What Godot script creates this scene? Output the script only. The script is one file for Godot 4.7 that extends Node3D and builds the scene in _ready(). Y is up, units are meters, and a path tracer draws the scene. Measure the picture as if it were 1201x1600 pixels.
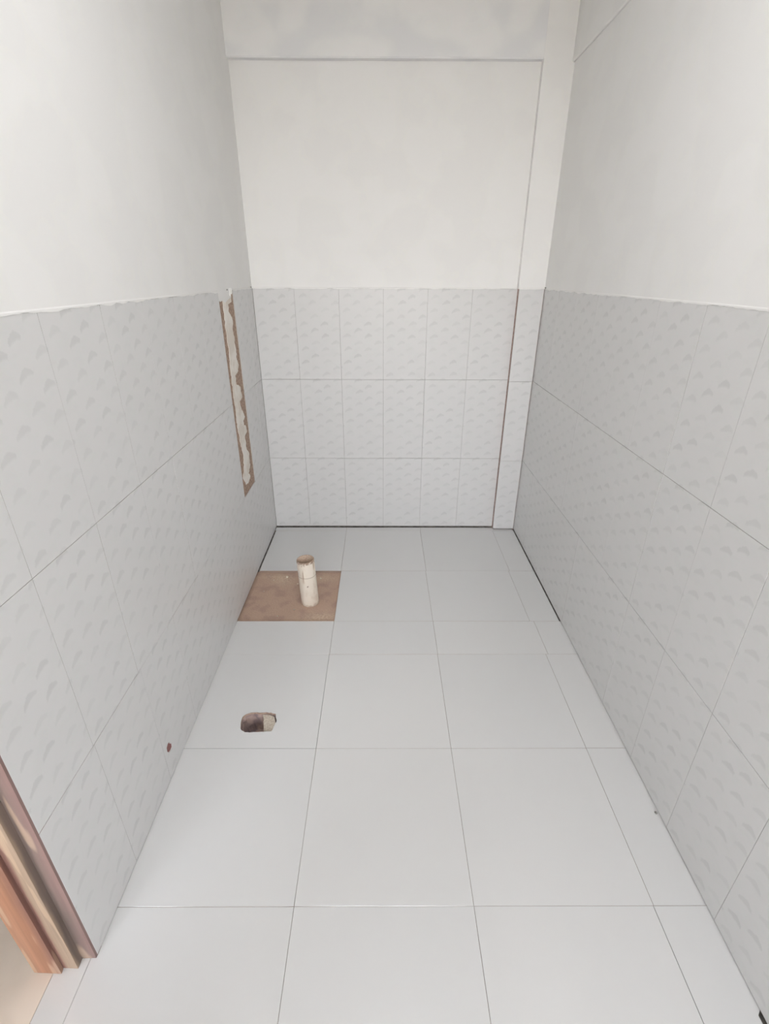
extends Node3D
# An unfinished tiled bathroom: white plaster over a tiled dado, white floor tiles, one tile missing round a pipe.

const XL := -0.8727      # face of the tiles on the left wall
const XR := 1.0759       # face of the tiles on the right wall
const ZB := -3.628       # face of the tiles on the back wall
const ZR := 3.00         # face of the wall behind the camera
const TOP := 1.80        # top of the tiled dado
const CEIL := 3.40
const DOOR_A := -0.79    # door opening, far edge (z)
const DOOR_B := 0.14     # door opening, near edge (z)
const DOOR_H := 2.12
const CORE := 0.022      # tile faces stand this far proud of the masonry
const PL := 0.002        # plaster face lies this far behind the tile face

var rng := RandomNumberGenerator.new()
var taken := {}
var cache := {}
var M := {}

# ------------------------------------------------------------------ helpers
func numbered(parent: Node, called: String) -> String:
	var key := str(parent.get_instance_id()) + called
	var n: int = taken.get(key, 0)
	taken[key] = n + 1
	return called if n == 0 else "%s_%03d" % [called, n]

func base(called: String, label: String, category: String, at := Vector3.ZERO, group := "", kind := "") -> Node3D:
	var o := Node3D.new()
	o.name = numbered(self, called)
	add_child(o, true)
	o.position = at
	tag(o, label, category, group, kind)
	return o

func tag(o: Node, label: String, category: String, group := "", kind := "") -> void:
	o.set_meta("label", label)
	o.set_meta("category", category)
	if group != "": o.set_meta("group", group)
	if kind != "": o.set_meta("kind", kind)

func part(called: String, mesh: Mesh, mat: Material, parent: Node, xf := Transform3D.IDENTITY) -> MeshInstance3D:
	var o := MeshInstance3D.new()
	o.name = numbered(parent, called)
	o.mesh = mesh
	if mesh.get_surface_count() == 2:
		o.set_surface_override_material(0, mat)
		o.set_surface_override_material(1, M.biscuit if called == "floor_tile" else M.body_grey)
	else:
		o.material_override = mat
	o.cast_shadow = GeometryInstance3D.SHADOW_CASTING_SETTING_ON
	parent.add_child(o, true)
	o.transform = xf
	return o

func start() -> SurfaceTool:
	var st := SurfaceTool.new()
	st.begin(Mesh.PRIMITIVE_TRIANGLES)
	return st

func tri(st: SurfaceTool, a: Vector3, b: Vector3, c: Vector3, n: Vector3, ua := Vector2.ZERO, ub := Vector2.ZERO, uc := Vector2.ZERO) -> void:
	var pts := [[a, ua], [b, ub], [c, uc]]
	if (b - a).cross(c - a).dot(n) > 0.0: pts = [[a, ua], [c, uc], [b, ub]]
	for q in pts:
		st.set_normal(n); st.set_uv(q[1]); st.add_vertex(q[0])

func quad(st: SurfaceTool, a: Vector3, b: Vector3, c: Vector3, d: Vector3, n: Vector3, uv := [Vector2.ZERO, Vector2.ZERO, Vector2.ZERO, Vector2.ZERO]) -> void:
	tri(st, a, b, c, n, uv[0], uv[1], uv[2])
	tri(st, a, c, d, n, uv[0], uv[2], uv[3])

func box(st: SurfaceTool, lo: Vector3, hi: Vector3) -> void:
	for ax in 3:
		for s in [0, 1]:
			var n := Vector3.ZERO
			n[ax] = 1.0 if s == 1 else -1.0
			var u := (ax + 1) % 3
			var v := (ax + 2) % 3
			var q := []
			for e in [[0, 0], [1, 0], [1, 1], [0, 1]]:
				var p := Vector3.ZERO
				p[ax] = hi[ax] if s == 1 else lo[ax]
				p[u] = hi[u] if e[0] == 1 else lo[u]
				p[v] = hi[v] if e[1] == 1 else lo[v]
				q.append(p)
			quad(st, q[0], q[1], q[2], q[3], n)

func boxes(list: Array) -> ArrayMesh:
	var st := start()
	for b in list: box(st, b[0], b[1])
	return st.commit()

# one tile: x to the right, y up, z out of the wall; front at z = 0, chamfered
func tile_mesh(w: float, h: float, t: float, c: float, u0: float, v0: float, u1: float, v1: float) -> ArrayMesh:
	var key := "%.4f %.4f %.4f %.4f %.3f %.3f %.3f %.3f" % [w, h, t, c, u0, v0, u1, v1]
	if cache.has(key): return cache[key]
	var st := start()
	var body := start()
	var x := w / 2; var y := h / 2
	var cu := c / w * (u1 - u0); var cv := c / h * (v1 - v0)
	var A := [Vector3(-x + c, -y + c, 0), Vector3(x - c, -y + c, 0), Vector3(x - c, y - c, 0), Vector3(-x + c, y - c, 0)]
	var UA := [Vector2(u0 + cu, v1 - cv), Vector2(u1 - cu, v1 - cv), Vector2(u1 - cu, v0 + cv), Vector2(u0 + cu, v0 + cv)]
	var B := [Vector3(-x, -y, -c), Vector3(x, -y, -c), Vector3(x, y, -c), Vector3(-x, y, -c)]
	var UB := [Vector2(u0, v1), Vector2(u1, v1), Vector2(u1, v0), Vector2(u0, v0)]
	quad(st, A[0], A[1], A[2], A[3], Vector3(0, 0, 1), UA)
	var sides := [Vector3(0, -1, 0), Vector3(1, 0, 0), Vector3(0, 1, 0), Vector3(-1, 0, 0)]
	for i in 4:
		var j := (i + 1) % 4
		quad(st, A[i], A[j], B[j], B[i], (sides[i] + Vector3(0, 0, 1)).normalized(), [UA[i], UA[j], UB[j], UB[i]])
		var Ci: Vector3 = B[i] + Vector3(0, 0, c - t)
		var Cj: Vector3 = B[j] + Vector3(0, 0, c - t)
		quad(body, B[i], B[j], Cj, Ci, sides[i], [UB[i], UB[j], UB[j], UB[i]])
	quad(body, Vector3(-x, -y, -t), Vector3(x, -y, -t), Vector3(x, y, -t), Vector3(-x, y, -t), Vector3(0, 0, -1), UB)
	var m := st.commit()
	body.commit(m)
	cache[key] = m
	return m

# a polygon in (right, up) pushed out from depth n0 to n1
func prism(st: SurfaceTool, pts: PackedVector2Array, n0: float, n1: float, uv_o := Vector2.ZERO, uv_s := Vector2.ONE, inset := 0.0) -> void:
	var front := pts
	if inset > 0.0:
		var off := Geometry2D.offset_polygon(pts, -inset)
		if off.size() == 1 and off[0].size() > 2: front = off[0]
	var fi := Geometry2D.triangulate_polygon(front)
	for k in range(0, fi.size(), 3):
		var p := [front[fi[k]], front[fi[k + 1]], front[fi[k + 2]]]
		tri(st, Vector3(p[0].x, p[0].y, n1), Vector3(p[1].x, p[1].y, n1), Vector3(p[2].x, p[2].y, n1), Vector3(0, 0, 1), (p[0] - uv_o) / uv_s, (p[1] - uv_o) / uv_s, (p[2] - uv_o) / uv_s)
	var ccw := not Geometry2D.is_polygon_clockwise(pts)
	var same := front.size() == pts.size()
	for i in pts.size():
		var a := pts[i]; var b := pts[(i + 1) % pts.size()]
		var d := (b - a).normalized()
		var n := Vector3(d.y, -d.x, 0) if ccw else Vector3(-d.y, d.x, 0)
		var ua := (a - uv_o) / uv_s; var ub := (b - uv_o) / uv_s
		quad(st, Vector3(a.x, a.y, n0), Vector3(b.x, b.y, n0), Vector3(b.x, b.y, n1), Vector3(a.x, a.y, n1), n, [ua, ub, ub, ua])

func on_left(s: float, y: float, n := 0.0) -> Transform3D:
	return Transform3D(Basis(Vector3(0, 0, -1), Vector3(0, 1, 0), Vector3(1, 0, 0)), Vector3(XL + n, y, -s))
func on_right(z: float, y: float, n := 0.0) -> Transform3D:
	return Transform3D(Basis(Vector3(0, 0, 1), Vector3(0, 1, 0), Vector3(-1, 0, 0)), Vector3(XR - n, y, z))
func on_back(x: float, y: float, n := 0.0) -> Transform3D:
	return Transform3D(Basis(Vector3(1, 0, 0), Vector3(0, 1, 0), Vector3(0, 0, 1)), Vector3(x, y, ZB + n))
func on_rear(s: float, y: float, n := 0.0) -> Transform3D:
	return Transform3D(Basis(Vector3(-1, 0, 0), Vector3(0, 1, 0), Vector3(0, 0, -1)), Vector3(-s, y, ZR - n))
func on_floor(x: float, z: float, y := 0.0) -> Transform3D:
	return Transform3D(Basis(Vector3(1, 0, 0), Vector3(0, 0, -1), Vector3(0, 1, 0)), Vector3(x, y, z))

# ------------------------------------------------------------------ materials
func smooth(a: float, b: float, x: float) -> float:
	var t := clampf((x - a) / (b - a), 0.0, 1.0)
	return t * t * (3.0 - 2.0 * t)

func plain(c: Color, rough: float, spec := 0.5) -> StandardMaterial3D:
	var m := StandardMaterial3D.new()
	m.albedo_color = c
	m.roughness = rough
	m.metallic_specular = spec
	return m

func noise(s: int, freq: float, oct := 4) -> FastNoiseLite:
	var n := FastNoiseLite.new()
	n.seed = s; n.frequency = freq; n.fractal_octaves = oct
	n.noise_type = FastNoiseLite.TYPE_SIMPLEX_SMOOTH
	return n

func mottled(c1: Color, c2: Color, s: int, freq: float, rough: float, scale: float, lo := 0.35, hi := 0.65, spec := 0.4) -> StandardMaterial3D:
	var img := Image.create(256, 256, false, Image.FORMAT_RGB8)
	var src := noise(s, freq).get_seamless_image(256, 256)
	for y in 256:
		for x in 256:
			img.set_pixel(x, y, c1.lerp(c2, smooth(lo, hi, src.get_pixel(x, y).r)))
	img.generate_mipmaps()
	var m := plain(Color.WHITE, rough, spec)
	m.albedo_texture = ImageTexture.create_from_image(img)
	m.uv1_triplanar = true
	m.uv1_world_triplanar = true
	m.uv1_scale = Vector3.ONE * scale
	return m

# printed and moulded ripple tile, 30 x 60 cm: staggered rows of small arched ripples, four columns of seven
func ripple_tile(variant: int) -> StandardMaterial3D:
	var W := 480; var H := 960
	var base_c := Color(0.868, 0.866, 0.861)
	var dark_c := Color(0.785, 0.783, 0.778)
	var veil := noise(40 + variant, 0.006, 3)
	var fine := noise(60 + variant, 0.05, 2)
	var shade := PackedFloat32Array(); shade.resize(W * H); shade.fill(0.0)
	var high := PackedFloat32Array(); high.resize(W * H); high.fill(0.0)
	var ppm := W / 0.3
	var r := RandomNumberGenerator.new(); r.seed = 11 + variant
	for col in range(-1, 5):
		for row in range(-1, 8):
			var cx := 0.05 + 0.0733 * col + r.randf_range(-0.006, 0.006)
			var cy := (0.042 if posmod(col, 2) == 0 else 0.084) + 0.0857 * row + r.randf_range(-0.004, 0.004)
			var k := r.randf_range(0.25, 1.0)
			var wl := r.randf_range(0.027, 0.034)
			var wr := r.randf_range(0.023, 0.030)
			for py in range(maxi(0, int((cy - 0.045) * ppm)), mini(H, int((cy + 0.05) * ppm))):
				for px in range(maxi(0, int((cx - 0.045) * ppm)), mini(W, int((cx + 0.045) * ppm))):
					var u := px / ppm - cx
					var v := cy - py / ppm
					u += fine.get_noise_2d(px, py) * 0.004
					var top := 0.014 - (0.024 * pow(clampf((0.003 - u) / wl, 0, 2), 1.4) if u < 0.003 else 0.013 * pow(clampf((u - 0.003) / wr, 0, 2), 1.4))
					var thick := 0.032 * (1.0 - 0.35 * absf(u) / 0.025)
					var a := smooth(0.0, 0.006, top - v) * smooth(0.0, 0.011, v - (top - thick)) * smooth(0.0, 0.006, u + wl) * smooth(0.0, 0.006, wr - u + 0.003)
					shade[py * W + px] = maxf(shade[py * W + px], a * k)
					var g := exp(-(u * u / 0.0006 + (v + 0.012) * (v + 0.012) / 0.00032))
					high[py * W + px] += g * (0.5 + 0.5 * k)
	var img := Image.create(W, H, false, Image.FORMAT_RGB8)
	var hm := Image.create(W, H, false, Image.FORMAT_RF)
	for y in H:
		for x in W:
			var i := y * W + x
			var t := clampf(0.52 * shade[i] + 0.14 * veil.get_noise_2d(x, y * 1.6), 0.0, 1.0)
			img.set_pixel(x, y, base_c.lerp(dark_c, t))
			hm.set_pixel(x, y, Color(clampf(high[i] * 0.6, 0.0, 1.0), 0, 0))
	img.generate_mipmaps()
	var m := plain(Color.WHITE, 0.32, 0.45)
	m.albedo_texture = ImageTexture.create_from_image(img)
	m.heightmap_enabled = true
	m.heightmap_texture = ImageTexture.create_from_image(hm)
	m.heightmap_scale = 0.03
	return m

func door_wood() -> StandardMaterial3D:
	# across the profile (u): orange varnish, a maroon band, bare tan, a dark groove, mauve primer; streaks and wear run along the height (v)
	var W := 128; var H := 1024
	var img := Image.create(W, H, false, Image.FORMAT_RGB8)
	var grain := noise(5, 0.035, 4)
	var wear := noise(9, 0.02, 3)
	var stops := [[0.0, Color(0.70, 0.53, 0.43)], [0.26, Color(0.66, 0.48, 0.38)], [0.36, Color(0.60, 0.44, 0.37)], [0.43, Color(0.53, 0.395, 0.36)], [0.50, Color(0.58, 0.445, 0.40)], [0.57, Color(0.66, 0.575, 0.495)], [0.74, Color(0.65, 0.57, 0.495)], [0.80, Color(0.49, 0.435, 0.40)], [0.87, Color(0.51, 0.45, 0.42)], [1.0, Color(0.56, 0.46, 0.44)]]
	for y in H:
		for x in W:
			var u := x / float(W - 1) + wear.get_noise_2d(x * 0.5, y * 0.35) * 0.035
			var c: Color = stops[0][1]
			for k in range(stops.size() - 1):
				if u >= stops[k][0]:
					c = stops[k][1].lerp(stops[k + 1][1], smooth(stops[k][0], stops[k + 1][0], u))
			var g := grain.get_noise_2d(x * 2.6, y * 0.09)
			c = c * (1.0 + 0.10 * g)
			var bare := smooth(0.28, 0.42, wear.get_noise_2d(x * 1.6 + 300, y * 0.14))
			c = c.lerp(Color(0.80, 0.70, 0.60), bare * 0.55)
			img.set_pixel(x, y, c.clamp())
	img.generate_mipmaps()
	var m := plain(Color.WHITE, 0.55, 0.4)
	m.albedo_texture = ImageTexture.create_from_image(img)
	return m

func bed_material() -> StandardMaterial3D:
	# dried brown mortar with dusty sand patches
	var N := 384
	var img := Image.create(N, N, false, Image.FORMAT_RGB8)
	var hm := Image.create(N, N, false, Image.FORMAT_RF)
	var n1 := noise(21, 0.012, 4); var n2 := noise(22, 0.09, 3)
	for y in N:
		for x in N:
			var u := x / float(N); var v := y / float(N)
			var c := Color(0.745, 0.64, 0.57)
			c = c.lerp(Color(0.68, 0.58, 0.53), smooth(-0.1, 0.5, n1.get_noise_2d(x, y)) * 0.7)
			var p := 0.0
			p += 0.8 * exp(-(pow((u - 0.33) / 0.10, 2) + pow((v - 0.17) / 0.10, 2)))
			p += 0.5 * exp(-(pow((u - 0.22) / 0.18, 2) + pow((v - 0.10) / 0.05, 2)))
			p += 0.7 * exp(-(pow((u - 0.82) / 0.20, 2) + pow((v - 0.88) / 0.08, 2)))
			p += 0.5 * exp(-(pow((u - 0.80) / 0.16, 2) + pow((v - 0.12) / 0.09, 2)))
			p *= 0.75 + 0.9 * n2.get_noise_2d(x, y)
			c = c.lerp(Color(0.83, 0.75, 0.66), clampf(p, 0.0, 0.8))
			c = c * (1.0 + 0.06 * n2.get_noise_2d(x * 2, y * 2))
			img.set_pixel(x, y, c.clamp())
			hm.set_pixel(x, y, Color(0.5 + 0.4 * n2.get_noise_2d(x, y) + 0.3 * n1.get_noise_2d(x, y), 0, 0))
	img.generate_mipmaps()
	var m := plain(Color.WHITE, 0.95, 0.2)
	m.albedo_texture = ImageTexture.create_from_image(img)
	m.heightmap_enabled = true
	m.heightmap_texture = ImageTexture.create_from_image(hm)
	m.heightmap_scale = 0.15
	return m

func pipe_material() -> StandardMaterial3D:
	# u runs round the pipe, v from the rim (0) to the floor (1)
	var W := 256; var H := 256
	var img := Image.create(W, H, false, Image.FORMAT_RGB8)
	var n1 := noise(31, 0.02, 4); var n2 := noise(32, 0.06, 3)
	for y in H:
		for x in W:
			var v := y / float(H)
			var c := Color(0.93, 0.89, 0.83)
			c = c.lerp(Color(0.87, 0.81, 0.74), smooth(0.0, 0.6, n1.get_noise_2d(x, y * 0.6)) * 0.7)
			c = c.lerp(Color(0.62, 0.50, 0.42), smooth(0.06, 0.0, v + 0.07 * n2.get_noise_2d(x, y)) * 0.8)
			c = c.lerp(Color(0.70, 0.60, 0.50), smooth(0.92, 1.02, v + 0.05 * n2.get_noise_2d(x + 90, y)) * 0.6)
			if absf(v - 0.335) < 0.006: c = c.lerp(Color(0.66, 0.58, 0.50), 0.6)
			var drip := smooth(0.30, 0.55, n1.get_noise_2d(x * 2.0 + 500, y * 0.2)) * smooth(0.8, 0.1, v)
			c = c.lerp(Color(0.60, 0.48, 0.38), drip * 0.6)
			var su := (x / float(W) - 0.265) / 0.016; var sv := (v - 0.52) / 0.02 + su * 0.4
			c = c.lerp(Color(0.64, 0.54, 0.48), smooth(1.3, 0.5, sqrt(su * su + sv * sv)) * 0.8)
			img.set_pixel(x, y, c.clamp())
	img.generate_mipmaps()
	var m := plain(Color.WHITE, 0.5, 0.4)
	m.albedo_texture = ImageTexture.create_from_image(img)
	return m

func make_materials() -> void:
	M.tile = [ripple_tile(0), ripple_tile(1)]
	M.plaster = mottled(Color(0.955, 0.952, 0.942), Color(0.948, 0.944, 0.935), 3, 0.012, 0.75, 0.7)
	M.drip = plain(Color(0.96, 0.955, 0.945), 0.7, 0.4)
	M.beam = mottled(Color(0.957, 0.956, 0.950), Color(0.928, 0.929, 0.930), 7, 0.010, 0.8, 0.8, 0.28, 0.74)
	M.cement = mottled(Color(0.62, 0.60, 0.57), Color(0.52, 0.50, 0.48), 13, 0.03, 0.95, 2.0, 0.35, 0.65, 0.2)
	M.joint_brown = mottled(Color(0.80, 0.70, 0.66), Color(0.71, 0.62, 0.59), 14, 0.04, 0.95, 3.0, 0.35, 0.65, 0.2)
	M.slot = mottled(Color(0.73, 0.64, 0.57), Color(0.63, 0.54, 0.49), 15, 0.05, 0.95, 4.0, 0.35, 0.65, 0.2)
	M.floor_tile = [plain(Color(0.850, 0.848, 0.843), 0.13, 0.72), plain(Color(0.845, 0.843, 0.838), 0.14, 0.72), plain(Color(0.855, 0.852, 0.846), 0.13, 0.72)]
	M.beige = mottled(Color(0.88, 0.83, 0.775), Color(0.85, 0.80, 0.745), 17, 0.01, 0.5, 0.8)
	M.cream = plain(Color(0.86, 0.84, 0.81), 0.8, 0.3)
	M.wood = door_wood()
	M.bed = bed_material()
	M.pipe = pipe_material()
	M.pit = mottled(Color(0.72, 0.63, 0.59), Color(0.54, 0.48, 0.49), 18, 0.03, 1.0, 2.2, 0.3, 0.7, 0.1)
	M.plug = mottled(Color(0.80, 0.765, 0.71), Color(0.74, 0.69, 0.63), 19, 0.05, 0.9, 6.0, 0.3, 0.7, 0.2)
	M.red = mottled(Color(0.66, 0.48, 0.46), Color(0.56, 0.42, 0.41), 20, 0.08, 0.95, 12.0, 0.3, 0.7, 0.1)
	M.crumb = plain(Color(0.90, 0.86, 0.79), 0.95, 0.2)
	M.grey = plain(Color(0.60, 0.59, 0.57), 0.95, 0.2)
	M.glow = plain(Color(0.9, 0.9, 0.9), 0.6)
	M.glow.emission_enabled = true
	M.glow.emission = Color(0.985, 0.99, 1.0)
	M.glow.emission_energy_multiplier = 1.0
	M.body_grey = plain(Color(0.76, 0.745, 0.73), 0.95, 0.2)
	M.smear = mottled(Color(0.945, 0.925, 0.895), Color(0.90, 0.87, 0.83), 24, 0.02, 0.85, 1.0, 0.35, 0.65, 0.3)
	M.biscuit = plain(Color(0.66, 0.58, 0.53), 0.95, 0.2)
	M.frame = plain(Color(0.80, 0.80, 0.79), 0.5, 0.4)

# ------------------------------------------------------------------ the setting
func wall_tile(parent: Node, where: Callable, s0: float, s1: float, y0: float, y1: float, n := 0.0) -> void:
	var g := 0.0008
	var w := s1 - s0 - 0.0011; var h := y1 - y0 - 2 * g
	var uw := minf(1.0, (s1 - s0) / 0.3); var vh := minf(1.0, (y1 - y0) / 0.6)
	var m := tile_mesh(w, h, 0.010, 0.0004, 0.0, 0.0, uw, vh)
	var xf: Transform3D = where.call((s0 + s1) / 2, (y0 + y1) / 2, n + rng.randf_range(-0.0004, 0.0004))
	part("wall_tile", m, M.tile[rng.randi() % 2], parent, xf)

# a thin run of paint over the top edge of the tiles, ragged below
func paint_edge(parent: Node, where: Callable, s0: float, s1: float, n := 0.0, deep := 0.005) -> void:
	var st := start()
	var nz := noise(int(absf(s0) * 100) + 3, 9.0, 3)
	var steps := int((s1 - s0) / 0.008)
	var up := 0.003
	for i in steps:
		var a := s0 + (s1 - s0) * i / steps; var b := s0 + (s1 - s0) * (i + 1) / steps
		var da := -deep * clampf(0.35 + 1.1 * nz.get_noise_1d(a), 0.0, 1.4); var db := -deep * clampf(0.35 + 1.1 * nz.get_noise_1d(b), 0.0, 1.4)
		quad(st, Vector3(a, da, 0.001), Vector3(b, db, 0.001), Vector3(b, up, 0.001), Vector3(a, up, 0.001), Vector3(0, 0, 1))
		quad(st, Vector3(a, da, -0.004), Vector3(b, db, -0.004), Vector3(b, db, 0.001), Vector3(a, da, 0.001), Vector3(0, -1, 0))
		quad(st, Vector3(a, up, 0.001), Vector3(b, up, 0.001), Vector3(b, up + 0.004, -0.0025), Vector3(a, up + 0.004, -0.0025), Vector3(0, 0.5, 0.86).normalized())
	part("paint_edge", st.commit(), M.plaster, parent, where.call(0.0, TOP, n))

func build_left_wall() -> void:
	var w := base("wall_left", "left wall with white plaster above pale ripple tiles and a slot left untiled", "wall", Vector3.ZERO, "", "structure")
	var xi := XL - CORE; var xo := XL - CORE - 0.15
	part("masonry", boxes([
		[Vector3(xo, -0.15, ZB - 0.17), Vector3(xi, CEIL, DOOR_A)],
		[Vector3(xo, -0.15, DOOR_B), Vector3(xi, CEIL, ZR + 0.17)],
		[Vector3(xo, DOOR_H, DOOR_A), Vector3(xi, CEIL, DOOR_B)]]), M.cement, w)
	part("plaster", boxes([
		[Vector3(xi - 0.002, TOP, ZB - 0.01), Vector3(XL - PL, CEIL, DOOR_A)],
		[Vector3(xi - 0.002, TOP, DOOR_B), Vector3(XL - PL, CEIL, ZR + 0.01)],
		[Vector3(xi - 0.002, DOOR_H, DOOR_A), Vector3(XL - PL, CEIL, DOOR_B)]]), M.plaster, w)
	var up := [0.777, 1.04, 1.345, 1.652, 1.947, 2.240, 2.550, 2.868, 3.153, 3.455, -ZB]
	var low := [0.777, 1.045, 1.362, 1.668, 1.985, 2.262, 2.560, 2.868, 3.153, 3.455, -ZB]
	for r in 3:
		var e: Array = low if r == 0 else up
		for i in range(e.size() - 1):
			if r > 0 and i == 7: continue      # the strip where two tiles are missing
			if r == 0 and i == 1: continue     # the tile with the broken hole, below
			var y0 := 0.003 if r == 0 else 0.6 * r
			wall_tile(w, on_left, e[i], e[i + 1], y0, 0.6 * (r + 1))
	for e in [[-DOOR_B - 0.30, -DOOR_B - 0.01], [-DOOR_B - 0.60, -DOOR_B - 0.302], [-DOOR_B - 0.90, -DOOR_B - 0.602], [-DOOR_B - 1.2, -DOOR_B - 0.902], [-DOOR_B - 1.5, -DOOR_B - 1.202], [-DOOR_B - 1.8, -DOOR_B - 1.502], [-DOOR_B - 2.1, -DOOR_B - 1.802], [-DOOR_B - 2.4, -DOOR_B - 2.102], [-DOOR_B - 2.7, -DOOR_B - 2.402], [-ZR, -DOOR_B - 2.702]]:
		for r in 3: wall_tile(w, on_left, e[0], e[1], 0.003 if r == 0 else 0.6 * r, 0.6 * (r + 1))
	# the tile with a broken hole low down
	var hole := PackedVector2Array([Vector2(1.4168, 0.1578), Vector2(1.4215, 0.1399), Vector2(1.4330, 0.1288), Vector2(1.4297, 0.1117), Vector2(1.4148, 0.1096), Vector2(1.3983, 0.1166), Vector2(1.3864, 0.1346), Vector2(1.3890, 0.1546), Vector2(1.4024, 0.1610)])
	# (the hole lies right beside the joint, so this tile is the next one along)
	for k in w.get_children():
		if k.name.begins_with("wall_tile") and absf(k.position.z + 1.515) < 0.02 and k.position.y < 0.4:
			w.remove_child(k); k.free(); break
	wall_tile(w, on_left, low[1], low[2], 0.003, 0.6)
	var a0: float = low[2] + 0.0009; var a1: float = low[3] - 0.0009; var b0 := 0.004; var b1 := 0.599
	var st := start()
	var lefthalf := PackedVector2Array([Vector2(hole[0].x, b1), Vector2(a0, b1), Vector2(a0, b0), Vector2(hole[4].x, b0), hole[4], hole[5], hole[6], hole[7], hole[8], hole[0]])
	var righthalf := PackedVector2Array([Vector2(hole[4].x, b0), Vector2(a1, b0), Vector2(a1, b1), Vector2(hole[0].x, b1), hole[0], hole[1], hole[2], hole[3], hole[4]])
	for pg in [lefthalf, righthalf]:
		var fl := PackedVector2Array()
		for p in pg: fl.append(Vector2(p.x, -p.y))
		# v runs down the tile
		var pts2: PackedVector2Array = pg
		var idx := Geometry2D.triangulate_polygon(pts2)
		for k in range(0, idx.size(), 3):
			var q := [pts2[idx[k]], pts2[idx[k + 1]], pts2[idx[k + 2]]]
			var uv := []
			for p in q: uv.append(Vector2((p.x - a0) / 0.3, (0.6 - p.y) / 0.6))
			tri(st, Vector3(q[0].x, q[0].y, 0), Vector3(q[1].x, q[1].y, 0), Vector3(q[2].x, q[2].y, 0), Vector3(0, 0, 1), uv[0], uv[1], uv[2])
	for ring in [hole, PackedVector2Array([Vector2(a0, b0), Vector2(a0, b1), Vector2(a1, b1), Vector2(a1, b0)])]:
		for i in ring.size():
			var a: Vector2 = ring[i]; var b: Vector2 = ring[(i + 1) % ring.size()]
			var d := (b - a).normalized()
			quad(st, Vector3(a.x, a.y, -0.010), Vector3(b.x, b.y, -0.010), Vector3(b.x, b.y, 0), Vector3(a.x, a.y, 0), Vector3(-d.y, d.x, 0))
	part("wall_tile", st.commit(), M.tile[0], w, on_left(0, 0))
	var hb := start()
	var wide := PackedVector2Array()
	for p in hole: wide.append(Vector2(1.409, 0.134) + (p - Vector2(1.409, 0.134)) * 1.25)
	prism(hb, wide, -0.022, -0.004)
	part("exposed_brick", hb.commit(), M.red, w, on_left(0, 0)).set_meta("label", "reddish brown masonry showing in a broken hole")
	# the slot: mortar bed, then a ragged smear of white plaster
	var sb := start()
	prism(sb, PackedVector2Array([Vector2(2.869, 0.601), Vector2(3.152, 0.601), Vector2(3.152, 1.80), Vector2(2.869, 1.80)]), -0.024, -0.005)
	part("mortar_bed", sb.commit(), M.slot, w, on_left(0, 0)).set_meta("label", "pinkish brown mortar strip where wall tiles are missing")
	var raw := [2.872, 1.758, 2.939, 1.755, 2.937, 1.704, 2.935, 1.599, 2.946, 1.489, 2.924, 1.390, 2.920, 1.276, 2.920, 1.125, 2.919, 1.023, 2.940, 0.938, 2.960, 0.842, 2.935, 0.765, 2.895, 0.725, 2.919, 0.697, 2.944, 0.662, 2.995, 0.654, 3.060, 0.675, 3.025, 0.709, 3.075, 0.734, 3.095, 0.818, 3.047, 0.874, 3.042, 0.954, 3.108, 0.968, 3.085, 1.016, 3.056, 1.020, 3.051, 1.052, 3.100, 1.066, 3.046, 1.136, 3.028, 1.178, 3.090, 1.190, 3.078, 1.262, 3.002, 1.289, 3.000, 1.339, 3.074, 1.353, 3.102, 1.389, 3.076, 1.423, 3.088, 1.479, 3.070, 1.520, 3.083, 1.547, 3.066, 1.596, 3.090, 1.639, 3.080, 1.658, 3.028, 1.694, 3.035, 1.729, 3.110, 1.740, 3.121, 1.774, 3.110, 1.803, 2.870, 1.803]
	var rough := PackedVector2Array()
	var jit := noise(77, 30.0, 2)
	for i in range(0, raw.size(), 2):
		var a := Vector2(raw[i], raw[i + 1])
		var j := (i + 2) % raw.size()
		var b := Vector2(raw[j], raw[j + 1])
		rough.append(a)
		var n := maxi(1, int(a.distance_to(b) / 0.014))
		if i >= raw.size() - 6: n = 1
		for k in range(1, n):
			var q := a.lerp(b, k / float(n))
			rough.append(q + Vector2(jit.get_noise_2d(q.y, q.x) * 0.016, 0))
	var sm := start()
	prism(sm, rough, -0.006, -0.0025)
	part("plaster_smear", sm.commit(), M.smear, w, on_left(0, 0)).set_meta("label", "ragged white plaster smeared down the untiled slot")
	var cap := start()
	prism(cap, PackedVector2Array([Vector2(2.868, 1.757), Vector2(2.90, 1.749), Vector2(2.94, 1.755), Vector2(2.985, 1.742), Vector2(3.03, 1.752), Vector2(3.105, 1.765), Vector2(3.108, 1.805), Vector2(2.866, 1.805)]), -0.006, -0.0018)
	part("plaster_lip", cap.commit(), M.plaster, w, on_left(0, 0))
	for q in [[0.012, 3.598, 1.803], [0.010, 3.04, 1.802]]:
		var nub := crumb_mesh(int(q[1] * 100), 0.007)
		part("mortar_nub", nub, M.grey, w, on_left(q[1], q[2], -0.001))
	paint_edge(w, on_left, 0.79, 2.862, 0.0, 0.006)
	paint_edge(w, on_left, 3.16, 3.61, 0.0, 0.004)
	for q in [[3.12, 0.012, 0.02], [3.09, 0.006, 0.028]]:
		var nb := start()
		prism(nb, PackedVector2Array([Vector2(-0.006, -q[2]), Vector2(0.004, -q[2] * 0.7), Vector2(0.007, 0.006), Vector2(-0.004, 0.012)]), -0.01, 0.003)
		part("plaster_lump", nb.commit(), M.drip, w, on_left(q[0], TOP, 0.0))

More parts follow.
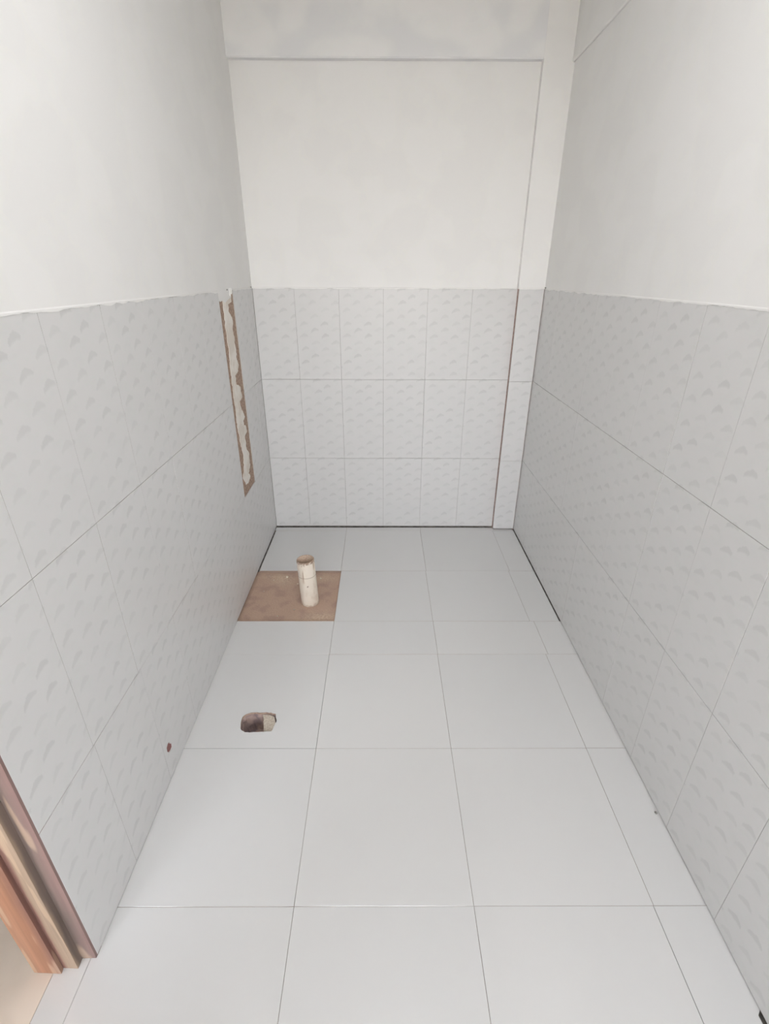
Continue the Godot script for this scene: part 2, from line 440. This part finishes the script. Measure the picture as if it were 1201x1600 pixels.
func build_right_wall() -> void:
	var w := base("wall_right", "right wall of plain white plaster above pale ripple tiles", "wall", Vector3.ZERO, "", "structure")
	var xi := XR + CORE
	part("masonry", boxes([[Vector3(xi, -0.15, ZB - 0.17), Vector3(xi + 0.15, CEIL, ZR + 0.17)]]), M.cement, w)
	part("plaster", boxes([[Vector3(XR + PL, TOP, ZB - 0.01), Vector3(xi + 0.002, CEIL, ZR + 0.01)]]), M.plaster, w)
	var e := [-3.628, -3.28, -2.98, -2.68, -2.375, -2.07, -1.765, -1.46, -1.16, -0.862, -0.56, -0.26, 0.04, 0.34, 0.64, 0.94, 1.24, 1.54, 1.84, 2.14, 2.44, 2.74, ZR]
	for r in 3:
		for i in range(e.size() - 1):
			wall_tile(w, on_right, e[i], e[i + 1], 0.004 if r == 0 else 0.6 * r, 0.6 * (r + 1))
	part("mortar_nub", crumb_mesh(77, 0.008), M.grey, w, on_right(-3.570, 1.804, -0.001))
	paint_edge(w, on_right, ZB + 0.05, ZR, 0.0, 0.006)

func build_back_wall() -> void:
	var w := base("wall_back", "far end wall with white plaster above three rows of ripple tiles", "wall", Vector3.ZERO, "", "structure")
	var zi := ZB - CORE
	part("masonry", boxes([[Vector3(XL - CORE, -0.15, zi - 0.15), Vector3(XR + CORE, CEIL, zi)]]), M.cement, w)
	part("plaster", boxes([[Vector3(XL - CORE, TOP, zi - 0.002), Vector3(XR + CORE, CEIL, ZB - PL)]]), M.plaster, w)
	var e := [XL + 0.001, -0.5937, -0.2937, 0.0063, 0.3063, 0.6063, 0.9075]
	for r in 3:
		for i in range(e.size() - 1):
			wall_tile(w, on_back, e[i], e[i + 1], 0.010 if r == 0 else 0.6 * r, 0.6 * (r + 1))
	paint_edge(w, on_back, XL, 0.90, 0.0, 0.004)
	# column in the right-hand corner
	var c := base("trim_1", "narrow square column in the far right corner, tiled below and white above", "column", Vector3.ZERO, "", "structure")
	part("column_core", boxes([[Vector3(0.909, 0.022, zi), Vector3(XR + 0.01, CEIL, ZB + 0.034)], [Vector3(0.909, -0.15, zi), Vector3(XR + 0.01, 0.022, ZB + 0.005)]]), M.joint_brown, c)
	part("plaster", boxes([[Vector3(0.902, TOP, ZB - 0.01), Vector3(XR + 0.012, CEIL, ZB + 0.041)]]), M.plaster, c)
	for r in 3:
		wall_tile(c, on_back, 0.906, XR - 0.004, 0.010 if r == 0 else 0.6 * r - 0.004, 0.6 * (r + 1) - 0.004 * (1 if r < 2 else 0), 0.045)
	paint_edge(c, on_back, 0.906, XR - 0.006, 0.045, 0.004)
	# beams
	var b := base("trim_2", "shallow beam with thin patchy grey paint across the far wall", "beam", Vector3.ZERO, "", "structure")
	var bs := start()
	prism(bs, PackedVector2Array([Vector2(2.976, -0.02), Vector2(CEIL, -0.02), Vector2(CEIL, 0.040), Vector2(2.983, 0.040), Vector2(2.976, 0.034)]), XL - CORE, XR + CORE)
	part("beam_body", bs.commit(), M.beam, b, Transform3D(Basis(Vector3(0, 1, 0), Vector3(0, 0, 1), Vector3(1, 0, 0)), Vector3(0, 0, ZB)))
	var rr := base("trim_3", "shallow white beam running along the top of the right wall", "beam", Vector3.ZERO, "", "structure")
	var rs := start()
	prism(rs, PackedVector2Array([Vector2(2.962, -0.02), Vector2(CEIL, -0.02), Vector2(CEIL, 0.010), Vector2(2.968, 0.010), Vector2(2.962, 0.006)]), ZB, ZR)
	part("beam_body", rs.commit(), M.plaster, rr, Transform3D(Basis(Vector3(0, 1, 0), Vector3(-1, 0, 0), Vector3(0, 0, 1)), Vector3(XR, 0, 0)))

func build_rear_wall() -> void:
	var w := base("wall_rear", "white plaster wall behind the viewer with a wide window", "wall", Vector3.ZERO, "", "structure")
	var z0 := ZR + CORE; var z1 := z0 + 0.15
	var xa := XL - CORE; var xb := XR + CORE
	var wa := -0.78; var wb := 0.98; var ya := 1.25; var yb := 3.25
	part("masonry", boxes([
		[Vector3(xa, -0.15, z0), Vector3(wa, CEIL, z1)], [Vector3(wb, -0.15, z0), Vector3(xb, CEIL, z1)],
		[Vector3(wa, -0.15, z0), Vector3(wb, ya, z1)], [Vector3(wa, yb, z0), Vector3(wb, CEIL, z1)]]), M.cement, w)
	part("plaster", boxes([
		[Vector3(xa, 0, ZR + PL), Vector3(wa, CEIL, z0 + 0.002)], [Vector3(wb, 0, ZR + PL), Vector3(xb, CEIL, z0 + 0.002)],
		[Vector3(wa, 0, ZR + PL), Vector3(wb, ya, z0 + 0.002)], [Vector3(wa, yb, ZR + PL), Vector3(wb, CEIL, z0 + 0.002)]]), M.plaster, w)
	var f := base("window_1", "wide open window frame in the wall behind the viewer", "window", Vector3.ZERO, "", "structure")
	part("window_frame", boxes([
		[Vector3(wa, ya, z0 + 0.04), Vector3(wa + 0.04, yb, z0 + 0.10)], [Vector3(wb - 0.04, ya, z0 + 0.04), Vector3(wb, yb, z0 + 0.10)],
		[Vector3(wa, ya, z0 + 0.04), Vector3(wb, ya + 0.04, z0 + 0.10)], [Vector3(wa, yb - 0.04, z0 + 0.04), Vector3(wb, yb, z0 + 0.10)]]), M.frame, f)
	var c := base("ceiling", "white plastered ceiling above the tiled room", "ceiling", Vector3.ZERO, "", "structure")
	part("slab", boxes([[Vector3(xa - 0.15, CEIL, ZB - 0.2), Vector3(xb + 0.15, CEIL + 0.15, z1)]]), M.plaster, c)

func floor_tile(parent: Node, x0: float, x1: float, za: float, zb: float) -> void:
	var g := 0.0005
	var m := tile_mesh(x1 - x0 - 2 * g, zb - za - 2 * g, 0.018, 0.0006, 0, 0, 1, 1)
	var xf := on_floor((x0 + x1) / 2, (za + zb) / 2, rng.randf_range(-0.0005, 0.0004))
	xf.basis = Basis(Vector3(1, 0, 0), rng.randf_range(-0.0007, 0.0007)) * Basis(Vector3(0, 0, 1), rng.randf_range(-0.0007, 0.0007)) * xf.basis
	part("floor_tile", m, M.floor_tile[rng.randi() % 3], parent, xf)

func build_lamp() -> void:
	var o := base("ceiling_lamp", "flat square lamp on the white ceiling above the viewer", "lamp", Vector3(0.10, CEIL, -1.20))
	part("housing", boxes([[Vector3(-0.20, -0.028, -0.20), Vector3(0.20, 0.0, 0.20)]]), M.frame, o)
	part("diffuser", boxes([[Vector3(-0.18, -0.033, -0.18), Vector3(0.18, -0.028, 0.18)]]), M.glow, o)

func build_floor() -> void:
	var w := base("floor", "floor of large glossy white square tiles with one tile missing", "floor", Vector3.ZERO, "", "structure")
	var hx0 := -0.672; var hx1 := -0.482; var hz0 := -1.722; var hz1 := -1.582   # clear of the drain hole
	var lo := -0.15; var hi := -0.026
	var xa := XL - CORE; var xb := XR + CORE
	part("screed", boxes([
		[Vector3(xa, lo, ZB - CORE), Vector3(xb, hi, hz0)], [Vector3(xa, lo, hz1), Vector3(xb, hi, ZR + CORE)],
		[Vector3(xa, lo, hz0), Vector3(hx0, hi, hz1)], [Vector3(hx1, lo, hz0), Vector3(xb, hi, hz1)]]), M.cement, w)
	# tile rows from the far wall towards the viewer: z edges, then the x edges of the row
	var rows := [
		[-3.618, -3.562, [-0.8727, -0.293, 0.313, 0.910, 1.068]],
		[-3.562, -2.957, [-0.866, -0.292, 0.310, 0.900, 1.071]],
		[-2.957, -2.397, [-0.866, -0.289, 0.306, 0.892, 1.071]],
		[-2.397, -2.110, [-0.89, -0.290, 0.307, 0.916, 1.080]],
		[-2.110, -1.510, [-0.89, -0.291, 0.305, 0.903, 1.080]],
		[-1.510, -0.905, [-0.89, -0.291, 0.305, 0.903, 1.080]],
		[-0.905, -0.300, [-0.89, -0.291, 0.305, 0.901, 1.080]],
		[-0.300, 0.305, [-0.89, -0.291, 0.305, 0.901, 1.080]],
		[0.305, 0.905, [-0.89, -0.291, 0.305, 0.901, 1.080]],
		[0.905, 1.505, [-0.89, -0.291, 0.305, 0.901, 1.080]],
		[1.505, 2.105, [-0.89, -0.291, 0.305, 0.901, 1.080]],
		[2.105, 2.705, [-0.89, -0.291, 0.305, 0.901, 1.080]],
		[2.705, ZR + 0.01, [-0.89, -0.291, 0.305, 0.901, 1.080]]]
	for r in rows.size():
		var xs: Array = rows[r][2]
		for i in 4:
			if r == 2 and i == 0: continue      # the missing tile
			if r == 4 and i == 0: continue      # the tile with the drain hole
			if r == 6 and i == 3: continue      # the tile that stops short of the wall
			floor_tile(w, xs[i], xs[i + 1], rows[r][0], rows[r][1])
	# narrow edge tile, its near end cut short of the wall
	var cut := start()
	prism(cut, PackedVector2Array([Vector2(0.902, 0.301), Vector2(1.066, 0.301), Vector2(1.066, 0.635), Vector2(1.080, 0.648), Vector2(1.080, 0.904), Vector2(0.902, 0.904)]), -0.018, 0.0)
	part("floor_tile", cut.commit(), M.floor_tile[0], w, on_floor(0, 0))
	# threshold strip under the door
	var th := tile_mesh(0.0925, DOOR_B - DOOR_A, 0.018, 0.0010, 0, 0, 1, 1)
	part("threshold_strip", th, M.floor_tile[1], w, on_floor(-0.9366, (DOOR_A + DOOR_B) / 2, 0.0))
	part("threshold_screed", boxes([[Vector3(-1.05, lo, DOOR_A), Vector3(xa, -0.019, DOOR_B)]]), M.cement, w)
	# brown bed where the tile is missing
	var bed := start()
	var n := 20
	var bump := noise(81, 6.0, 3)
	var x0 := -0.885; var x1 := -0.278; var z0 := -2.967; var z1 := -2.387
	for i in n:
		for j in n:
			var q := []; var uv := []
			for e in [[0, 0], [1, 0], [1, 1], [0, 1]]:
				var u: float = (i + e[0]) / float(n); var v: float = (j + e[1]) / float(n)
				var x := lerpf(x0, x1, u); var z := lerpf(z0, z1, v)
				q.append(Vector3(x, -0.0165 + 0.002 * bump.get_noise_2d(x, z), z)); uv.append(Vector2(u, v))
			quad(bed, q[0], q[1], q[2], q[3], Vector3.UP, uv)
	part("mortar_bed", bed.commit(), M.bed, w).set_meta("label", "dusty brown mortar bed where a floor tile is missing")
	# the tile with the drain hole
	var hl := PackedVector2Array([Vector2(-0.6587, 1.6479), Vector2(-0.6591, 1.6817), Vector2(-0.6477, 1.6972), Vector2(-0.6252, 1.7076), Vector2(-0.5976, 1.7093), Vector2(-0.5749, 1.7076), Vector2(-0.5501, 1.7093), Vector2(-0.5301, 1.7075), Vector2(-0.5056, 1.6995), Vector2(-0.4965, 1.6679), Vector2(-0.4943, 1.6527), Vector2(-0.4975, 1.6410), Vector2(-0.5015, 1.6196), Vector2(-0.5060, 1.6018), Vector2(-0.5244, 1.6002), Vector2(-0.5375, 1.5987), Vector2(-0.5482, 1.5987), Vector2(-0.5612, 1.5971), Vector2(-0.5867, 1.5971), Vector2(-0.6060, 1.5939), Vector2(-0.6278, 1.5956), Vector2(-0.6405, 1.6036), Vector2(-0.6515, 1.6150)])
	var chips := RandomNumberGenerator.new(); chips.seed = 4
	var hole := PackedVector2Array()
	for i in hl.size():
		var a := hl[i]; var b := hl[(i + 1) % hl.size()]
		hole.append(a)
		if i == 5 or i == 18: continue
		var nrm := Vector2(b.y - a.y, a.x - b.x).normalized()
		hole.append(a.lerp(b, chips.randf_range(0.35, 0.65)) + nrm * chips.randf_range(-0.0018, 0.0018))
	var top_i := hole.find(hl[5]); var bot_i := hole.find(hl[18])
	var lx := -0.889; var rx := -0.2919; var ny := 1.5109; var fy := 2.1091
	var left := PackedVector2Array([Vector2(hl[5].x, fy), Vector2(lx, fy), Vector2(lx, ny), Vector2(hl[18].x, ny)])
	var k := bot_i
	while true:
		left.append(hole[k])
		if k == top_i: break
		k = (k + 1) % hole.size()
	var right := PackedVector2Array([Vector2(hl[18].x, ny), Vector2(rx, ny), Vector2(rx, fy), Vector2(hl[5].x, fy)])
	for i in range(top_i, bot_i + 1): right.append(hole[i])
	var dt := start()
	for pg in [left, right]:
		var idx := Geometry2D.triangulate_polygon(pg)
		for t in range(0, idx.size(), 3):
			tri(dt, Vector3(pg[idx[t]].x, pg[idx[t]].y, 0), Vector3(pg[idx[t + 1]].x, pg[idx[t + 1]].y, 0), Vector3(pg[idx[t + 2]].x, pg[idx[t + 2]].y, 0), Vector3(0, 0, 1))
	var rect := PackedVector2Array([Vector2(lx, ny), Vector2(lx, fy), Vector2(rx, fy), Vector2(rx, ny)])
	for i in 4:
		var a := rect[i]; var b := rect[(i + 1) % 4]; var d := (b - a).normalized()
		quad(dt, Vector3(a.x, a.y, -0.018), Vector3(b.x, b.y, -0.018), Vector3(b.x, b.y, 0), Vector3(a.x, a.y, 0), Vector3(-d.y, d.x, 0))
	part("floor_tile", dt.commit(), M.floor_tile[0], w, on_floor(0, 0))
	# broken rim and rough pit below
	var pit := start(); var rim := start()
	var mid := Vector2(-0.576, 1.652)
	var depths := [0.0, -0.010, -0.024, -0.042, -0.064, -0.090]
	var shrink := [1.0, 0.985, 0.93, 0.90, 0.80, 0.66]
	var rough := noise(91, 22.0, 3)
	var ring_pt := func(i: int, l: int) -> Vector3:
		var p: Vector2 = mid + (hole[i % hole.size()] - mid) * shrink[l]
		var wob := 0.0 if l < 2 else 0.010
		p += (p - mid).normalized() * rough.get_noise_2d((i % hole.size()) * 0.12, l * 1.7) * wob
		return Vector3(p.x, p.y, depths[l] + (0.0 if l < 2 else 0.008 * rough.get_noise_2d((i % hole.size()) * 0.1 + 50, l)))
	for l in 5:
		for i in hole.size():
			var a: Vector3 = ring_pt.call(i, l); var b: Vector3 = ring_pt.call(i + 1, l)
			var c: Vector3 = ring_pt.call(i + 1, l + 1); var d: Vector3 = ring_pt.call(i, l + 1)
			var nn := (c - a).cross(b - d).normalized()
			if nn.dot(Vector3(mid.x, mid.y, -0.02) - a) < 0: nn = -nn
			quad(rim if l == 0 else pit, a, b, c, d, nn)
	for i in hole.size():
		var a: Vector3 = ring_pt.call(i, 5); var b: Vector3 = ring_pt.call(i + 1, 5)
		tri(pit, a, b, Vector3(mid.x, mid.y, -0.096), Vector3(0, 0, 1))
	part("drain_pit", pit.commit(), M.pit, w, on_floor(0, 0)).set_meta("label", "dark rough pit under the broken hole in a floor tile")
	part("hole_rim", rim.commit(), M.slot, w, on_floor(0, 0))
	# pale mortar lump filling the right of the hole
	var lump := PackedVector2Array([Vector2(-0.5691, 1.7030), Vector2(-0.5575, 1.6750), Vector2(-0.5573, 1.6615), Vector2(-0.5500, 1.6348), Vector2(-0.5440, 1.6030), Vector2(-0.5244, 1.6030), Vector2(-0.5080, 1.6050), Vector2(-0.5035, 1.6196), Vector2(-0.5000, 1.6410), Vector2(-0.4990, 1.6527), Vector2(-0.5030, 1.6679), Vector2(-0.5110, 1.6900), Vector2(-0.5301, 1.6985), Vector2(-0.5440, 1.7035)])
	var lp := start()
	var cen := Vector2(-0.527, 1.652)
	for i in lump.size():
		var a := lump[i]; var b := lump[(i + 1) % lump.size()]
		var a1 := a.lerp(cen, 0.25); var b1 := b.lerp(cen, 0.25)
		var A := Vector3(a.x, a.y, -0.009 + 0.003 * rough.get_noise_2d(a.x * 3, a.y * 3)); var B := Vector3(b.x, b.y, -0.009 + 0.003 * rough.get_noise_2d(b.x * 3, b.y * 3))
		var A1 := Vector3(a1.x, a1.y, -0.012); var B1 := Vector3(b1.x, b1.y, -0.012)
		quad(lp, A, B, B1, A1, Vector3(0, 0, 1)); tri(lp, A1, B1, Vector3(cen.x, cen.y, -0.014), Vector3(0, 0, 1))
		var d := (b - a).normalized()
		quad(lp, A, B, Vector3(b.x, b.y, -0.12), Vector3(a.x, a.y, -0.12), Vector3(-d.y, d.x, 0))
	part("mortar_lump", lp.commit(), M.plug, w, on_floor(0, 0)).set_meta("label", "pale grey beige mortar filling the right side of the drain hole")

func build_door() -> void:
	var d := base("door_1", "worn orange brown wooden door frame at the lower left", "door frame", Vector3.ZERO, "", "structure")
	# plan of the far jamb, (x, -z): three steps of a rebate; u follows the visible faces
	var plan := [Vector2(-1.040, 0.735), Vector2(-0.957, 0.732), Vector2(-0.959, 0.746), Vector2(-0.914, 0.744), Vector2(-0.915, 0.769), Vector2(-0.873, 0.770), Vector2(-0.873, 0.800), Vector2(-1.040, 0.800)]
	var us := [0.01, 0.40, 0.46, 0.74, 0.86, 0.985, 0.985, 0.01]
	for side in 2:
		var st := start()
		for i in plan.size():
			var j := (i + 1) % plan.size()
			var a: Vector2 = plan[i]; var b: Vector2 = plan[j]
			var za := -a.y if side == 0 else DOOR_B + DOOR_A + a.y
			var zb := -b.y if side == 0 else DOOR_B + DOOR_A + b.y
			var steps := 1
			var nn := Vector3(zb - za, 0, -(b.x - a.x)).normalized()
			var mid := Vector3(-0.96, 0, -0.785 if side == 0 else DOOR_B - 0.005)
			if nn.dot(Vector3(a.x, 0, za) - mid) < 0: nn = -nn
			quad(st, Vector3(a.x, 0.0005, za), Vector3(b.x, 0.0005, zb), Vector3(b.x, DOOR_H, zb), Vector3(a.x, DOOR_H, za), nn, [Vector2(us[i], 1), Vector2(us[j], 1), Vector2(us[j], 0), Vector2(us[i], 0)])
		part("jamb", st.commit(), M.wood, d)
	var hd := start()
	var prof := [[-1.040, 0.0], [-0.957, 0.0], [-0.957, 0.014], [-0.914, 0.014], [-0.914, 0.040], [-0.886, 0.040], [-0.886, 0.065], [-1.040, 0.065]]
	for i in prof.size():
		var j := (i + 1) % prof.size()
		var a := Vector2(prof[i][0], DOOR_H - 0.065 + prof[i][1]); var b := Vector2(prof[j][0], DOOR_H - 0.065 + prof[j][1])
		var nn := Vector3(b.y - a.y, -(b.x - a.x), 0).normalized()
		quad(hd, Vector3(a.x, a.y, -0.775), Vector3(b.x, b.y, -0.775), Vector3(b.x, b.y, DOOR_B - 0.015), Vector3(a.x, a.y, DOOR_B - 0.015), nn, [Vector2(us[i], 0.4), Vector2(us[j], 0.4), Vector2(us[j], 0), Vector2(us[i], 0)])
	part("head", hd.commit(), M.wood, d)
	var fo := base("floor_001", "beige floor beyond the door frame at the lower left corner", "floor", Vector3.ZERO, "", "structure")
	part("slab", boxes([[Vector3(-2.5, -0.15, -1.9), Vector3(-0.984, -0.001, 1.7)]]), M.beige, fo)
	var wo := base("wall_outside", "cream walls and ceiling of the passage beyond the door", "wall", Vector3.ZERO, "", "structure")
	var px := XL - CORE - 0.15
	part("masonry", boxes([
		[Vector3(-2.55, -0.15, -1.95), Vector3(-2.40, 2.75, 1.75)], [Vector3(-2.55, -0.15, -1.95), Vector3(px, 2.75, -1.80)],
		[Vector3(-2.55, -0.15, 1.60), Vector3(px, 0.90, 1.75)], [Vector3(-2.55, 2.20, 1.60), Vector3(px, 2.75, 1.75)],
		[Vector3(-2.55, 0.90, 1.60), Vector3(-2.30, 2.20, 1.75)], [Vector3(-1.35, 0.90, 1.60), Vector3(px, 2.20, 1.75)],
		[Vector3(-2.55, 2.60, -1.95), Vector3(px, 2.75, 1.75)]]), M.cream, wo)

# ------------------------------------------------------------------ loose things
func build_pipe() -> void:
	var o := base("drain_pipe", "cream plastic drain pipe standing in the square of missing floor tile", "pipe", Vector3(-0.462, -0.0170, -2.612))
	o.rotation = Vector3(0.0, 0.0, 0.038)
	var h := 0.322; var ro := 0.0545; var ri := 0.0495
	var prof := [[ro + 0.0006, 0.0], [ro + 0.0006, h * 0.66], [ro, h * 0.665], [ro, h - 0.002], [ro - 0.0015, h], [ri + 0.001, h], [ri, h - 0.002]]
	var N := 48
	var st := start()
	st.set_smooth_group(0)
	for k in range(prof.size() - 1):
		for i in N:
			var a := TAU * i / N; var b := TAU * (i + 1) / N
			var d := [Vector3(sin(a), 0, cos(a)), Vector3(sin(b), 0, cos(b))]
			var p0: Array = prof[k]; var p1: Array = prof[k + 1]
			var dr: float = p1[0] - p0[0]; var dy: float = p1[1] - p0[1]
			var q := [d[0] * p0[0] + Vector3(0, p0[1], 0), d[1] * p0[0] + Vector3(0, p0[1], 0), d[1] * p1[0] + Vector3(0, p1[1], 0), d[0] * p1[0] + Vector3(0, p1[1], 0)]
			var u0 := fposmod(i / float(N) + 0.25, 1.0); var u1 := u0 + 1.0 / N
			var uv := [Vector2(u0, 1 - p0[1] / h), Vector2(u1, 1 - p0[1] / h), Vector2(u1, 1 - p1[1] / h), Vector2(u0, 1 - p1[1] / h)]
			var n0: Vector3 = (d[0] * dy - Vector3(0, dr, 0)).normalized(); var n1: Vector3 = (d[1] * dy - Vector3(0, dr, 0)).normalized()
			for t in [[0, 2, 1], [0, 3, 2]]:
				for e in t:
					st.set_normal(n0 if e == 0 or e == 3 else n1); st.set_uv(uv[e]); st.add_vertex(q[e])
	part("pipe_body", st.commit(), M.pipe, o)
	var inner := start()
	for i in N:
		var a := TAU * i / N; var b := TAU * (i + 1) / N
		var da := Vector3(sin(a), 0, cos(a)); var db := Vector3(sin(b), 0, cos(b))
		quad(inner, da * ri + Vector3(0, h - 0.002, 0), db * ri + Vector3(0, h - 0.002, 0), db * ri + Vector3(0, h - 0.12, 0), da * ri + Vector3(0, h - 0.12, 0), -(da + db).normalized())
	part("pipe_bore", inner.commit(), M.bore, o).set_meta("label", "dusty tan inside of the pipe")
	var deb := start()
	var nz := noise(55, 30.0, 3)
	for i in 24:
		for r in 4:
			var q := []
			for e in [[0, 0], [1, 0], [1, 1], [0, 1]]:
				var a: float = TAU * (i + e[0]) / 24.0; var rr: float = ri * (r + e[1]) / 4.0
				q.append(Vector3(sin(a) * rr, h - 0.075 + 0.008 * nz.get_noise_2d(sin(a) * rr, cos(a) * rr), cos(a) * rr))
			if r == 0: tri(deb, q[0], q[2], q[3], Vector3.UP)
			else: quad(deb, q[0], q[1], q[2], q[3], Vector3.UP)
	part("debris", deb.commit(), M.bore, o)

func crumb_mesh(s: int, size: float) -> ArrayMesh:
	var r := RandomNumberGenerator.new(); r.seed = s
	var st := start()
	var rows := 4; var cols := 7
	var p := []
	for i in rows + 1:
		var line := []
		for j in cols:
			var lat := PI * i / rows; var lon := TAU * j / cols
			var q := Vector3(sin(lat) * cos(lon), cos(lat) * 0.6 + 0.5, sin(lat) * sin(lon)) * size * r.randf_range(0.8, 1.15)
			if i == 0: q = Vector3(0, size * 1.05, 0)
			if i == rows: q = Vector3(0, -0.001, 0)
			q.y = maxf(q.y, -0.001)
			line.append(q)
		p.append(line)
	for i in rows:
		for j in cols:
			var a: Vector3 = p[i][j]; var b: Vector3 = p[i][(j + 1) % cols]; var c: Vector3 = p[i + 1][(j + 1) % cols]; var d: Vector3 = p[i + 1][j]
			var out := ((a + b + c + d) / 4 - Vector3(0, size * 0.4, 0)).normalized()
			if i > 0: tri(st, a, b, c, out)
			if i < rows - 1: tri(st, a, c, d, out)
	return st.commit()

func build_crumbs() -> void:
	var y := -0.0165
	var list := [
		[-0.660, -2.895, 0.0100, "largest pale plaster crumb on brown mortar, behind and left of the pipe"],
		[-0.746, -2.861, 0.0050, "small plaster crumb at the back left of the bare mortar square"],
		[-0.575, -2.814, 0.0060, "small plaster crumb just left of the pipe, halfway up it in view"],
		[-0.425, -2.880, 0.0075, "pale plaster crumb on brown mortar behind and right of the pipe"],
		[-0.786, -2.728, 0.0045, "faint plaster crumb near the left wall on the mortar square"],
		[-0.554, -2.528, 0.0065, "dull tan crumb in front and left of the pipe base"],
		[-0.646, -2.464, 0.0055, "pale plaster crumb nearest the front edge of the mortar square"]]
	for k in list.size():
		var c: Array = list[k]
		var o := MeshInstance3D.new()
		o.name = numbered(self, "plaster_crumb")
		o.mesh = crumb_mesh(100 + k, c[2])
		o.material_override = M.plug if k == 5 or k == 4 else M.crumb
		add_child(o, true)
		o.position = Vector3(c[0], y, c[1])
		tag(o, c[3], "crumb", "plaster crumbs on the bare mortar square")
	var g := MeshInstance3D.new()
	g.name = "mortar_chip"
	g.mesh = crumb_mesh(140, 0.006)
	g.material_override = M.grey
	add_child(g, true)
	g.position = Vector3(1.066, 0.0, -1.216)
	tag(g, "tiny grey mortar chip on white floor tiles against the right wall", "chip")

func _ready() -> void:
	rng.seed = 2024
	var cam := Camera3D.new()
	cam.name = "camera"
	cam.fov = 92.12
	cam.near = 0.02
	cam.position = Vector3(0, 1.8881, 0)
	cam.rotation = Vector3(-0.4496, -0.005, 0.0031)
	add_child(cam)
	cam.current = true
	var sky_m := ProceduralSkyMaterial.new()
	sky_m.sky_top_color = Color(0.95, 0.965, 1.0)
	sky_m.sky_horizon_color = Color(1.0, 0.99, 0.97)
	sky_m.ground_horizon_color = Color(0.80, 0.77, 0.73)
	sky_m.ground_bottom_color = Color(0.62, 0.59, 0.55)
	sky_m.sky_energy_multiplier = 1.0
	var sky := Sky.new(); sky.sky_material = sky_m
	var env := Environment.new()
	env.background_mode = Environment.BG_SKY
	env.sky = sky
	env.background_energy_multiplier = 17.5
	env.tonemap_mode = Environment.TONE_MAPPER_LINEAR
	env.tonemap_exposure = 0.755
	env.sdfgi_enabled = true
	env.ssao_enabled = true
	env.ssil_enabled = true
	var we := WorldEnvironment.new()
	we.name = "environment"
	we.environment = env
	add_child(we)
	var lamp := AreaLight3D.new()
	lamp.name = "ceiling_light"
	lamp.area_size = Vector2(0.36, 0.36)
	lamp.light_energy = 1.75
	lamp.light_color = Color(0.985, 0.99, 1.0)
	lamp.shadow_enabled = true
	lamp.position = Vector3(0.10, CEIL - 0.036, -1.20)
	lamp.rotation = Vector3(-PI / 2, 0, 0)
	lamp.set("area_range", 12.0)
	lamp.set("area_attenuation", 2.0)
	add_child(lamp)
	make_materials()
	M.bore = mottled(Color(0.80, 0.69, 0.61), Color(0.90, 0.84, 0.77), 23, 0.06, 0.95, 8.0, 0.4, 0.65, 0.1)
	build_floor()
	build_left_wall()
	build_right_wall()
	build_back_wall()
	build_rear_wall()
	build_door()
	build_lamp()
	build_pipe()
	build_crumbs()
